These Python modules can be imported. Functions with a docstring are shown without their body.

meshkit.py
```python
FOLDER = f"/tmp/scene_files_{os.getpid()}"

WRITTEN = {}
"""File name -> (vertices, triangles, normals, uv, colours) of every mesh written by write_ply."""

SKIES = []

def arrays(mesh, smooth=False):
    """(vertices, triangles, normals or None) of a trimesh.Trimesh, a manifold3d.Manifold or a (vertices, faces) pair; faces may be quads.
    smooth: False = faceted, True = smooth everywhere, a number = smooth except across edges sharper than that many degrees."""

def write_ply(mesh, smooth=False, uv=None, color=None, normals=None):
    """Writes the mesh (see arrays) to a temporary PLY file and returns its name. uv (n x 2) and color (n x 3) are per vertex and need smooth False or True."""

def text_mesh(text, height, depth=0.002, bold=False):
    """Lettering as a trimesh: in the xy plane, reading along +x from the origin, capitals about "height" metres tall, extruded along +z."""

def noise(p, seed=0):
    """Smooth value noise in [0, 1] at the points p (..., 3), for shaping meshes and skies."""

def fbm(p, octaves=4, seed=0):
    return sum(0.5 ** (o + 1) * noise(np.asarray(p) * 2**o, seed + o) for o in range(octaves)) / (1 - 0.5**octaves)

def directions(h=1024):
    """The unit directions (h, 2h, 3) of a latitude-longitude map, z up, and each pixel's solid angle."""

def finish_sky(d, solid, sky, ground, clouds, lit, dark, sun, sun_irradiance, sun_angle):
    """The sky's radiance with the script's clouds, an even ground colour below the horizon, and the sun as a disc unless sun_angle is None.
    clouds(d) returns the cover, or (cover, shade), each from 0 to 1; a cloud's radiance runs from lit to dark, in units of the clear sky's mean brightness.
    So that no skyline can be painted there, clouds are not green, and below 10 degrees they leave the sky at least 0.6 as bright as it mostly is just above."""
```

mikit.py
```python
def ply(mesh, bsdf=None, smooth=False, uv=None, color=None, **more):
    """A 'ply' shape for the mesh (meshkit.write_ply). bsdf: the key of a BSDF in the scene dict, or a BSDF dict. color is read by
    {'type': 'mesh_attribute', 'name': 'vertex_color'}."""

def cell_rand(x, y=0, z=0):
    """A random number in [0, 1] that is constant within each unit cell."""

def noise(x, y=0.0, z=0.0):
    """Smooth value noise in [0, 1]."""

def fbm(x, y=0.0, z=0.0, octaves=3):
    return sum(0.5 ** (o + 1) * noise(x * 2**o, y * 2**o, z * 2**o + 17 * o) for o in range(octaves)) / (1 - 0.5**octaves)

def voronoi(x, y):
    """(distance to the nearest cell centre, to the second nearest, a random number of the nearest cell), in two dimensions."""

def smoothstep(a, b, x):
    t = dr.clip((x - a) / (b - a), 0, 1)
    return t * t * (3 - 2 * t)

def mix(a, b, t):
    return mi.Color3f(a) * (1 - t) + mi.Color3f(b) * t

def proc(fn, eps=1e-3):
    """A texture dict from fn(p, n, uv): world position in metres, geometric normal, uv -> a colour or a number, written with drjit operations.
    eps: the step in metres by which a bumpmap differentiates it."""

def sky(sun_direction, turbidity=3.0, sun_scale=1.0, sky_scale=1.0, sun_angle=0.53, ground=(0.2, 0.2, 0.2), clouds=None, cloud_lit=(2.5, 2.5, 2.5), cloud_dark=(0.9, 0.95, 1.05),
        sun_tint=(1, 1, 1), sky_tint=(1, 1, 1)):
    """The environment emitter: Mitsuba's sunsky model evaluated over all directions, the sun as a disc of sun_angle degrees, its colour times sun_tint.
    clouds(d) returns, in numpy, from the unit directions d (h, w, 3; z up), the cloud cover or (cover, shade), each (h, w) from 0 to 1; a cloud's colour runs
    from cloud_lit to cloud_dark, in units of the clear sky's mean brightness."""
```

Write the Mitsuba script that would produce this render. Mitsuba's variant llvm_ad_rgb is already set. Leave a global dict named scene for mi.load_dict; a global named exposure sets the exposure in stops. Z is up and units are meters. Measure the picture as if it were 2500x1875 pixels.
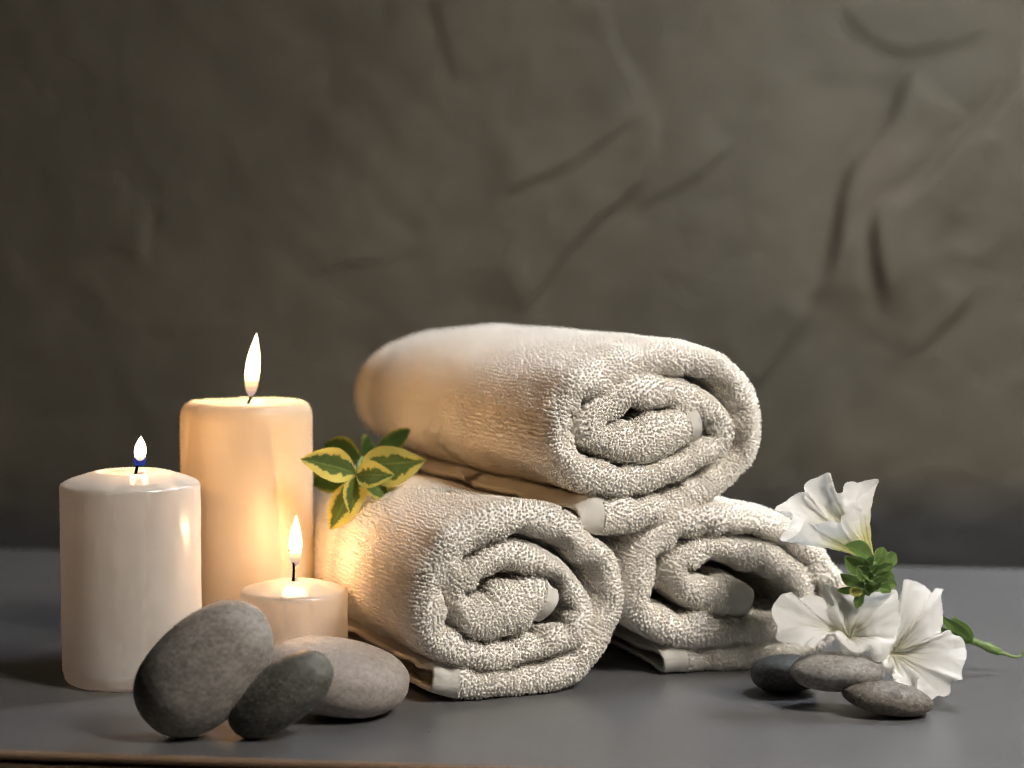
import math
import numpy as np
import trimesh
import drjit as dr
import mitsuba as mi
import mikit
import meshkit
from mikit import proc, noise, fbm, voronoi, smoothstep, mix
from scipy.interpolate import CubicSpline, splprep, splev

scene, labels = {}, {}
T = mi.ScalarTransform4f
exposure = 0.05

# ----------------------------------------------------------------------------- camera
F, CX, CY = 4660.0, 1250.0, 937.5          # focal length and centre of the 2500 x 1875 photograph, in its pixels
CAM = np.array([0.0, 0.0, 0.213])          # 21 cm above the tabletop (z = 0), looking along +y
PITCH = math.atan(312.5 / F)
FWD = np.array([0, math.cos(PITCH), -math.sin(PITCH)])
UP = np.array([0, math.sin(PITCH), math.cos(PITCH)])
scene['camera'] = {
    'type': 'thinlens', 'fov': 2 * math.degrees(math.atan(1250 / F)), 'fov_axis': 'x', 'near_clip': 0.05, 'far_clip': 30.0,
    'aperture_radius': 0.0068, 'focus_distance': 0.925,
    'to_world': T().look_at(origin=CAM.tolist(), target=(CAM + FWD).tolist(), up=[0, 0, 1])}


def ray(px, py):
    """Viewing direction of a point of the photograph: used to measure the objects off it."""
    d = FWD[None] + ((np.atleast_1d(px).astype(float) - CX) / F)[:, None] * np.array([[1.0, 0, 0]]) + ((CY - np.atleast_1d(py).astype(float)) / F)[:, None] * UP[None]
    return d


def at(px, py, y):
    """The world point that stands at depth y."""
    d = ray(px, py)
    return CAM + d * (np.broadcast_to(y, len(d)) / d[:, 1])[:, None]


def at1(px, py, y):
    return at([px], [py], [y])[0]


# ----------------------------------------------------------------------------- lamps (no daylight in this still life)
def lamp(key, pos, target, w, h, rgb):
    scene[key] = {'type': 'rectangle', 'to_world': T().look_at(origin=pos, target=target, up=[0, 0.1, 1]) @ T().scale([w / 2, h / 2, 1]),
                  'bsdf': {'type': 'diffuse', 'reflectance': {'type': 'rgb', 'value': 0.1}},
                  'emitter': {'type': 'area', 'radiance': {'type': 'rgb', 'value': rgb}}}


lamp('softbox_lamp', [0.47, 1.32, 0.72], [0.38, 1.22, 0.0], 0.20, 0.20, [43.0, 46.2, 51.0])
lamp('added_fill_lamp', [0.60, 0.44, 0.78], [0.36, 0.80, 0.0], 0.30, 0.30, [43.0, 40.6, 37.0])  # unseen fill light, added to brighten the fronts of the towels
labels['softbox_lamp'] = {'label': 'square studio softbox lamp above the towels, out of the picture', 'category': 'lamp'}
labels['added_fill_lamp'] = {'label': 'soft fill lamp added out of view on the right, in front of the towels', 'category': 'lamp'}
FLAME = np.array([40.0, 22.5, 10.5])
FLAME_GAIN = 3.2
SEEN = (7.0, 5.4, 3.3)      # radiance of a flame's body as seen


# ----------------------------------------------------------------------------- helpers
def add(key, mesh, bsdf, smooth=True, **more):
    scene[key] = mikit.ply(mesh, bsdf, smooth=smooth, **more)
    return key


def tag(key, label, cat=None, group=None, kind=None):
    d = {}
    if label: d['label'] = label
    if cat: d['category'] = cat
    if group: d['group'] = group
    if kind: d['kind'] = kind
    labels[key] = d


def num(name, k):
    return name if k == 0 else f'{name}_{k:03d}'


def sstep(a, b, x):
    t = np.clip((x - a) / (b - a), 0, 1)
    return t * t * (3 - 2 * t)


def grid_faces(nu, nv, wrap_u=False, wrap_v=False, flip=False):
    i, j = np.meshgrid(np.arange(nu if wrap_u else nu - 1), np.arange(nv if wrap_v else nv - 1), indexing='ij')
    a, b, c, d = i * nv + j, ((i + 1) % nu) * nv + j, ((i + 1) % nu) * nv + (j + 1) % nv, i * nv + (j + 1) % nv
    q = np.stack([a, b, c, d], -1).reshape(-1, 4)
    f = np.vstack([q[:, [0, 1, 2]], q[:, [0, 2, 3]]])
    return f[:, ::-1] if flip else f


def lathe(profile, center, n=96, wob=None):
    """Surface of revolution about the vertical through center; profile: (radius, height) from the bottom axis to the top axis."""
    p = np.asarray(profile, float)
    th = np.arange(n) * 2 * np.pi / n
    r = p[None, :, 0] * np.ones((n, 1))
    z = p[None, :, 1] * np.ones((n, 1))
    if wob is not None:
        r, z = wob(th[:, None], r, z)
    v = np.stack([center[0] + r * np.cos(th)[:, None], center[1] + r * np.sin(th)[:, None], center[2] + z], -1)
    return v.reshape(-1, 3), grid_faces(n, len(p), wrap_u=True)


def tube(points, radii, sides=10):
    p = np.asarray(points, float)
    t = np.gradient(p, axis=0)
    t /= np.linalg.norm(t, axis=1, keepdims=True) + 1e-12
    ref = np.array([0.31, 0.9, 0.27])
    a = np.cross(t, ref)
    a /= np.linalg.norm(a, axis=1, keepdims=True) + 1e-12
    b, ang = np.cross(t, a), np.arange(sides) * 2 * np.pi / sides
    v = p[:, None] + np.broadcast_to(radii, (len(p),))[:, None, None] * (np.cos(ang)[None, :, None] * a[:, None] + np.sin(ang)[None, :, None] * b[:, None])
    v = np.vstack([v.reshape(-1, 3), p[:1], p[-1:]])
    f = grid_faces(len(p), sides, wrap_v=True)
    k, n = np.arange(sides), len(p) * sides
    f = np.vstack([f, np.stack([k, (k + 1) % sides, k * 0 + n], 1), np.stack([k + (len(p) - 1) * sides, k * 0 + n + 1, (k + 1) % sides + (len(p) - 1) * sides], 1)])
    return v, f


def spline(points, n):
    p = np.asarray(points, float)
    s = np.concatenate([[0], np.cumsum(np.linalg.norm(np.diff(p, axis=0), axis=1))])
    return CubicSpline(s, p)(np.linspace(0, s[-1], n))


def box(lo, hi, bevel=0.0):
    lo, hi = np.array(lo, float), np.array(hi, float)
    if not bevel:
        return trimesh.creation.box(bounds=[lo, hi])
    pts = []
    for k in range(3):
        e = np.full(3, bevel)
        e[k] = 0
        for c in np.ndindex(2, 2, 2):
            pts.append(np.where(np.array(c) == 0, lo + e, hi - e))
    return trimesh.convex.convex_hull(np.array(pts))


# ----------------------------------------------------------------------------- materials
def rgb(*c):
    return {'type': 'rgb', 'value': list(c) if len(c) > 1 else c[0]}


def wall_color(p, n, uv):
    a = fbm(p.x * 5 + 3, p.z * 5, 0.0, octaves=4)
    b = fbm(p.x * 17 + 9, p.z * 13, 4.0, octaves=3)
    c = mix((0.119, 0.100, 0.071), (0.098, 0.084, 0.060), smoothstep(0.38, 0.62, a))
    c = mix(c, (0.078, 0.076, 0.072), smoothstep(0.022, -0.05, p.z + 0.02 * (a - 0.5)))     # darkening towards the foot of the wall, put into the colour
    return c * (0.86 + 0.28 * b)


scene['plaster_material'] = {'type': 'twosided', 'bsdf': {'type': 'bumpmap', 'tex': proc(lambda p, n, uv: fbm(p.x * 60, p.z * 60, 1.0, octaves=3), 2e-3), 'scale': 0.0012,
                             'bsdf': {'type': 'principled', 'base_color': proc(wall_color), 'roughness': 0.75, 'specular': 0.25}}}
scene['skirting_material'] = {'type': 'principled', 'base_color': rgb(0.07, 0.07, 0.075), 'roughness': 0.6}


def table_color(p, n, uv):
    b = fbm(p.x * 7, p.y * 16, 2.0, octaves=3)
    s = smoothstep(0.80, 0.86, noise(p.x * 900, p.y * 900, 3.0)) * smoothstep(0.6, 0.8, noise(p.x * 60, p.y * 60, 1.0))
    return mi.Color3f(0.096, 0.0955, 0.097) * (0.93 + 0.14 * b) + 0.012 * s


scene['laminate_material'] = {'type': 'principled', 'base_color': proc(table_color), 'specular': 0.45,
                              'roughness': proc(lambda p, n, uv: 0.24 + 0.16 * fbm(p.x * 12, p.y * 22, 5.0, octaves=3))}
scene['edge_wood_material'] = {'type': 'principled', 'roughness': 0.45, 'base_color': proc(lambda p, n, uv: mix((0.15, 0.092, 0.056), (0.25, 0.165, 0.105), fbm(p.x * 12, p.y * 40, p.z * 700, octaves=3)))}
scene['dark_core_material'] = {'type': 'principled', 'roughness': 0.7, 'base_color': rgb(0.035, 0.022, 0.015)}


def terry(scale):
    return proc(lambda p, n, uv: mi.Color3f(0.94, 0.915, 0.87) * (0.93 + 0.1 * noise(p.x * scale, p.y * scale, p.z * scale)))


scene['terry_material'] = {'type': 'twosided', 'bsdf': {'type': 'diffuse', 'reflectance': terry(420.0)}}
scene['pile_material'] = {'type': 'principledthin', 'base_color': terry(420.0), 'roughness': 0.9, 'diff_trans': 0.85}
scene['weave_material'] = {'type': 'twosided', 'bsdf': {'type': 'bumpmap', 'scale': 0.0006, 'tex': proc(lambda p, n, uv: noise(p.x * 1100, p.y * 1100, p.z * 1300), 4e-4),
                           'bsdf': {'type': 'diffuse', 'reflectance': proc(lambda p, n, uv: mi.Color3f(0.68, 0.65, 0.595) * (0.94 + 0.1 * fbm(p.x * 160, p.y * 160, p.z * 160)))}}}


def wax(color, trans, gloss=0.05, alpha=0.16):
    thin = {'type': 'principledthin', 'base_color': color, 'roughness': 0.6, 'diff_trans': trans, 'spec_trans': 0.0}
    return {'type': 'bumpmap', 'scale': 0.0009, 'tex': proc(lambda p, n, uv: fbm(p.x * 70, p.y * 70, p.z * 30, octaves=4), 8e-4),
            'bsdf': {'type': 'blendbsdf', 'weight': gloss, 'a': thin, 'b': {'type': 'twosided', 'bsdf': {'type': 'roughconductor', 'material': 'none', 'alpha': alpha}}}}


def wax_color(c):
    return proc(lambda p, n, uv: mi.Color3f(*c) * (0.95 + 0.06 * fbm(p.x * 45, p.y * 45, p.z * 22, octaves=3)))


scene['white_wax_material'] = wax(wax_color((0.84, 0.80, 0.745)), 0.85, 0.07, 0.08)
scene['melt_material'] = wax(wax_color((0.86, 0.78, 0.66)), 1.0, 0.22, 0.03)
scene['glowing_wax_material'] = wax(wax_color((0.90, 0.83, 0.74)), 1.2, 0.05, 0.12)
scene['cream_wax_material'] = wax(wax_color((0.84, 0.70, 0.52)), 0.85, 0.03, 0.25)
scene['wick_material'] = {'type': 'diffuse', 'reflectance': rgb(0.02, 0.016, 0.014)}


def stone(key, dark, light, speck, speck_color, rough=0.6, sc=1.0):
    def color(p, n, uv):
        a = fbm(p.x * 90 * sc, p.y * 90 * sc, p.z * 90 * sc, octaves=4)
        b = fbm(p.x * 700, p.y * 700, p.z * 700, octaves=3)
        s = smoothstep(0.72, 0.84, noise(p.x * 950 + 5, p.y * 950, p.z * 950))
        w = smoothstep(0.60, 0.68, fbm(p.x * 120 + 7, p.y * 240, p.z * 420 + p.x * 260, octaves=3))
        c = mix(dark, light, dr.clip(0.5 + 1.2 * (a - 0.5) + 1.7 * (b - 0.5), 0, 1))
        return mix(c, speck_color, dr.clip(speck * s + 0.25 * speck * w, 0, 1))
    scene[key] = {'type': 'bumpmap', 'scale': 0.00035, 'tex': proc(lambda p, n, uv: fbm(p.x * 520, p.y * 420, p.z * 420, octaves=3) + 0.7 * fbm(p.x * 110, p.y * 110, p.z * 110, octaves=2), 5e-4),
                  'bsdf': {'type': 'principled', 'base_color': proc(color), 'roughness': rough, 'specular': 0.35}}


stone('grey_stone_material', (0.150, 0.136, 0.120), (0.310, 0.283, 0.250), 0.35, (0.38, 0.35, 0.31), 0.62)
stone('dark_stone_material', (0.060, 0.060, 0.051), (0.125, 0.120, 0.104), 0.3, (0.34, 0.33, 0.29), 0.55, 1.6)
stone('pale_stone_material', (0.255, 0.220, 0.195), (0.385, 0.340, 0.305), 0.35, (0.50, 0.46, 0.42), 0.65)
stone('charcoal_stone_material', (0.048, 0.048, 0.048), (0.095, 0.094, 0.091), 0.25, (0.18, 0.18, 0.18), 0.5)
stone('brown_stone_material', (0.078, 0.068, 0.056), (0.180, 0.160, 0.134), 0.4, (0.36, 0.33, 0.28), 0.65, 1.7)
stone('ash_stone_material', (0.150, 0.143, 0.132), (0.31, 0.295, 0.275), 0.45, (0.46, 0.44, 0.42), 0.62, 1.4)


def variegated(p, n, uv):
    """uv.x along the leaf, uv.y across from -1 to 1: green centre with a ragged limit, yellow margin."""
    u, v = uv.x, dr.abs(uv.y)
    rag = 0.30 * (noise(u * 13 + dr.sign(uv.y) * 5, p.x * 40, p.z * 40) - 0.5) + 0.18 * (noise(u * 41, uv.y * 3 + p.x * 90, 2.0) - 0.5)
    lim = 0.56 - 0.10 * dr.sign(uv.y) - 0.26 * smoothstep(0.55, 1.0, u) + rag
    g = smoothstep(lim + 0.04, lim - 0.04, v)
    rib = smoothstep(0.05, 0.015, v)
    side = smoothstep(0.06, 0.0, dr.abs(u * 7 - v * 1.6 - dr.floor(u * 7 - v * 1.6) - 0.5))
    green = mix((0.075, 0.125, 0.030), (0.13, 0.19, 0.065), fbm(u * 6, uv.y * 4, p.x * 100))
    yellow = mix((0.60, 0.50, 0.13), (0.52, 0.54, 0.15), noise(u * 3, uv.y * 2, p.y * 60))
    c = mix(yellow, green, g)
    return mix(c, (0.22, 0.30, 0.10), dr.clip(0.75 * rib + 0.18 * side * g, 0, 1))


scene['variegated_leaf_material'] = {'type': 'principledthin', 'base_color': proc(variegated), 'roughness': 0.5, 'diff_trans': 0.55}


def green_leaf(p, n, uv):
    v = dr.abs(uv.y)
    c = mix((0.075, 0.135, 0.034), (0.160, 0.235, 0.075), fbm(uv.x * 5, uv.y * 3, p.x * 150))
    c = mix(c, (0.20, 0.28, 0.10), 0.8 * smoothstep(0.10, 0.02, v))
    return mix(c, (0.34, 0.42, 0.20), 0.7 * smoothstep(0.84, 0.97, v))


scene['green_leaf_material'] = {'type': 'principledthin', 'base_color': proc(green_leaf), 'roughness': 0.5, 'diff_trans': 0.5}
scene['shaded_leaf_material'] = {'type': 'principledthin', 'roughness': 0.5, 'diff_trans': 0.4, 'base_color': proc(
    lambda p, n, uv: mix((0.035, 0.065, 0.016), (0.20, 0.20, 0.03), smoothstep(0.72, 0.92, dr.abs(uv.y) + 0.2 * (noise(uv.x * 12, uv.y * 4, 2.0) - 0.5))))}  # darker leaf copy for the rear leaves: their shade is put into the colour
scene['stem_material'] = {'type': 'twosided', 'bsdf': {'type': 'principled', 'base_color': proc(lambda p, n, uv: mix((0.12, 0.20, 0.055), (0.20, 0.27, 0.09), noise(p.x * 300, p.y * 300, p.z * 300))), 'roughness': 0.5}}
scene['bud_material'] = {'type': 'principled', 'base_color': rgb(0.72, 0.70, 0.16), 'roughness': 0.6}


def petal_maker(vein, green):
    def color(p, n, uv):
        th, t = uv.x * 6.2831853, uv.y
        w = th + 0.10 * (noise(th * 2, t * 3, 3.0) - 0.5)
        main = dr.power(dr.maximum(dr.cos(w * 5), 0), 30)
        fine = dr.power(dr.maximum(dr.cos(w * 35 + 3 * noise(th * 3, t * 5, 1.0)), 0), 6)
        fade = smoothstep(0.82, 0.30, t)
        c = mix((0.85, 0.84, 0.81), green, smoothstep(0.80, 0.25, t))
        c = mix(c, (0.60, 0.60, 0.40), 0.55 * main * smoothstep(1.0, 0.4, t))
        return mix(c, (0.16, 0.11, 0.06), dr.clip(vein * fine * fade + vein * 0.8 * main * fade, 0, 1))
    return color


scene['petal_material'] = {'type': 'principledthin', 'base_color': proc(petal_maker(1.0, (0.70, 0.68, 0.50))), 'roughness': 0.6, 'diff_trans': 0.8}
scene['trumpet_material'] = {'type': 'principledthin', 'base_color': proc(petal_maker(0.6, (0.66, 0.63, 0.25))), 'roughness': 0.6, 'diff_trans': 0.8}


# ----------------------------------------------------------------------------- wall with trowelled creases
WALL_Y = 1.75


def build_wall():
    xs = np.unique(np.concatenate([np.linspace(-2.4, -0.62, 36), np.arange(-0.62, 0.62, 0.0032), np.linspace(0.62, 2.4, 36)]))
    zs = np.unique(np.concatenate([np.linspace(-0.75, -0.14, 18), np.arange(-0.14, 0.56, 0.0032), np.linspace(0.56, 2.6, 40)]))
    X, Z = np.meshgrid(xs, zs, indexing='ij')
    P = np.stack([X * 5, Z * 5, X * 0], -1)
    H = 0.006 * (meshkit.fbm(P * 0.9, 4, seed=3) - 0.5) + 0.0055 * (meshkit.fbm(P * 6, 4, seed=8) - 0.5)
    wx = 0.006 * (meshkit.fbm(P * 2.2, 3, seed=21) - 0.5)
    wz = 0.006 * (meshkit.fbm(P * 2.2, 3, seed=22) - 0.5)

    def crease(pts, amp, w, decay, side):
        nonlocal H
        q = at([a for a, b in pts], [b for a, b in pts], WALL_Y)[:, [0, 2]]
        q = spline(q, 60)
        best = np.full(X.shape, 9.0)
        sign, along = np.zeros(X.shape), np.zeros(X.shape)
        m = (X > q[:, 0].min() - 0.15) & (X < q[:, 0].max() + 0.15) & (Z > q[:, 1].min() - 0.15) & (Z < q[:, 1].max() + 0.15)
        px, pz = (X + wx)[m], (Z + wz)[m]
        b, s, al = np.full(px.shape, 9.0), np.zeros(px.shape), np.zeros(px.shape)
        for k in range(len(q) - 1):
            e = q[k + 1] - q[k]
            t = np.clip(((px - q[k, 0]) * e[0] + (pz - q[k, 1]) * e[1]) / (e @ e), 0, 1)
            dx, dz = px - q[k, 0] - t * e[0], pz - q[k, 1] - t * e[1]
            d = np.hypot(dx, dz)
            near = d < b
            b = np.where(near, d, b)
            s = np.where(near, np.sign(e[0] * dz - e[1] * dx), s)
            al = np.where(near, (k + t) / (len(q) - 1), al)
        sd = b * s * side
        fade = sstep(0, 0.18, al) * sstep(1, 0.82, al)
        lip = sstep(-w, w, sd) * np.exp(-np.maximum(sd, 0) / decay) - 0.25 * np.exp(-(sd + w) ** 2 / (1.5 * w) ** 2)
        h = np.zeros(X.shape)
        h[m] = amp * lip * fade * np.exp(-np.maximum(b - 0.09, 0) / 0.02)
        H = H + h

    H = H - 0.10 * np.log1p(np.exp(np.clip(-(Z + 0.012) / 0.022, -30, 30))) * 0.07  # foot of the wall recedes downwards, shaped so that it turns darker
    A = 0.0085
    crease([(1225, 790), (1330, 690), (1452, 550), (1545, 470), (1592, 390), (1602, 320), (1590, 250)], A, 0.0048, 0.045, 1)
    crease([(1200, 500), (1310, 440), (1400, 400), (1500, 325), (1600, 255)], 0.8 * A, 0.0048, 0.03, 1)
    crease([(1540, 530), (1630, 470), (1700, 425), (1800, 340)], 0.5 * A, 0.0048, 0.03, 1)
    crease([(1960, 740), (2020, 650), (2050, 520), (2085, 400), (2170, 300), (2205, 210), (2260, 150)], 1.7 * A, 0.0065, 0.09, -1)
    crease([(2150, 780), (2135, 640), (2140, 520), (2230, 455), (2320, 360), (2420, 270), (2490, 130), (2500, 80)], 1.6 * A, 0.006, 0.09, -1)
    crease([(2055, -20), (2080, 60), (2130, 105), (2220, 125), (2320, 110), (2420, 60)], 0.45 * A, 0.006, 0.04, 1)
    crease([(2210, 880), (2260, 830), (2310, 790), (2380, 700)], 0.5 * A, 0.0055, 0.03, 1)
    crease([(760, 680), (800, 655), (870, 645), (960, 630), (1020, 600), (1040, 570)], 0.35 * A, 0.0048, 0.03, 1)
    crease([(1480, -30), (1490, 60), (1520, 150), (1590, 230)], 0.4 * A, 0.0055, 0.03, -1)
    crease([(340, 640), (350, 600), (352, 560), (380, 500)], 0.5 * A, 0.0055, 0.03, 1)
    crease([(1820, 960), (1900, 880), (1985, 740)], 0.5 * A, 0.006, 0.04, 1)
    crease([(1060, -20), (1085, 80), (1120, 220)], 0.4 * A, 0.006, 0.04, 1)
    v = np.stack([X, WALL_Y - H, Z], -1).reshape(-1, 3)
    add('wall', (v, grid_faces(len(xs), len(zs))), 'plaster_material')
    tag('wall', 'rough trowelled plaster wall, brownish grey with soft creases', kind='structure')


build_wall()

# ----------------------------------------------------------------------------- table
def build_table():
    a, b = at1(0, 1339, 1)[:] - CAM, at1(1017, 1870, 1) - CAM
    fl = CAM - ray(0, 1839)[0] / ray(0, 1839)[0][2] * CAM[2]
    fr = CAM - ray(1017, 1870)[0] / ray(1017, 1870)[0][2] * CAM[2]
    bl = CAM - ray(0, 1339)[0] / ray(0, 1339)[0][2] * CAM[2]
    br = CAM - ray(2500, 1391)[0] / ray(2500, 1391)[0][2] * CAM[2]
    e = (fr - fl) / np.linalg.norm(fr - fl)
    e2 = (br - bl) / np.linalg.norm(br - bl)
    e = e + e2
    e[2] = 0
    e /= np.linalg.norm(e)
    n = np.array([-e[1], e[0], 0])
    M = np.eye(4)
    M[:3, 0], M[:3, 1], M[:3, 3] = e, n, (fl + fr) / 2
    depth = ((bl + br) / 2 - (fl + fr) / 2) @ n

    def put(key, lo, hi, bevel, mat, smooth=30):
        m = box(lo, hi, bevel)
        m.apply_transform(M)
        add(key, m, mat, smooth=False if not smooth else smooth)

    W = 0.75
    put('table__tabletop', [-W, 0.0045, -0.028], [W, depth, 0], 0.0006, 'laminate_material', False)
    put('table__edge_strip', [-W, -0.0005, -0.0031], [W, 0.0042, 0.0004], 0.0011, 'edge_wood_material', False)
    put('table__edge_band', [-W, 0.0006, -0.028], [W, 0.0042, -0.0046], 0.0008, 'edge_wood_material', False)
    put('table__edge_groove', [-W, 0.0022, -0.0056], [W, 0.0043, -0.0029], 0, 'dark_core_material', False)
    for k, (x, y) in enumerate([(-W + 0.06, 0.06), (W - 0.06, 0.06), (-W + 0.06, depth - 0.06), (W - 0.06, depth - 0.06)]):
        put('table__leg' + ('' if k == 0 else f'_{k:03d}'), [x - 0.025, y - 0.025, -0.70], [x + 0.025, y + 0.025, -0.0285], 0.003, 'edge_wood_material', False)
    tag('table', 'smooth grey laminate table with a brown wooden front edge, under the towels', 'table')
    tag('table__edge_strip', 'brown rounded wooden strip along the front edge')


build_table()
add('floor', box([-2.4, -2.5, -0.76], [2.4, WALL_Y + 0.05, -0.70]), 'skirting_material', False)
tag('floor', 'dark floor under the table', kind='structure')

# ----------------------------------------------------------------------------- towels
RNG = np.random.default_rng(7)


def loop_template(bend, sides=5):
    """One terry loop, about 1 high and 0.7 wide, rooted at the origin."""
    h = np.array([-0.30, 0.62])
    r = np.array([0.42, 0.45])
    c = bend * np.array([0, 0.22])
    ang = np.arange(sides) * 2 * np.pi / sides
    v = np.stack([c[:, None] + r[:, None] * np.cos(ang), 0.88 * r[:, None] * np.sin(ang), h[:, None] + 0 * ang], -1).reshape(-1, 3)
    v = np.vstack([v, [[c[-1] + 0.12 * bend, 0, 1.0]]])
    f = grid_faces(2, sides, wrap_v=True)
    k = np.arange(sides)
    f = np.vstack([f, np.stack([k + sides, k * 0 + 2 * sides, (k + 1) % sides + sides], 1)])
    return v, f[:, ::-1]


LOOPS = [loop_template(b) for b in (0.2, 0.5, 0.8)]


def scatter_loops(p, e1, e2, n, size, lean):
    """Joined mesh of loops at p with frames e1, e2, n; lean: direction angle of each loop."""
    V, Fc, base = [], [], 0
    which = RNG.integers(0, len(LOOPS), len(p))
    for w, (tv, tf) in enumerate(LOOPS):
        m = which == w
        if not m.any():
            continue
        ca, sa = np.cos(lean[m])[:, None], np.sin(lean[m])[:, None]
        a = ca * e1[m] + sa * e2[m]
        b = np.cross(n[m], a)
        s = size[m]
        v = p[m][:, None] + (tv[None, :, 0:1] * s[:, None, :1]) * a[:, None] + (tv[None, :, 1:2] * s[:, None, :1]) * b[:, None] + (tv[None, :, 2:3] * s[:, None, 1:2]) * n[m][:, None]
        f = tf[None] + (np.arange(m.sum()) * len(tv))[:, None, None] + base
        V.append(v.reshape(-1, 3))
        Fc.append(f.reshape(-1, 3))
        base += m.sum() * len(tv)
    return np.vstack(V), np.vstack(Fc)


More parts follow.
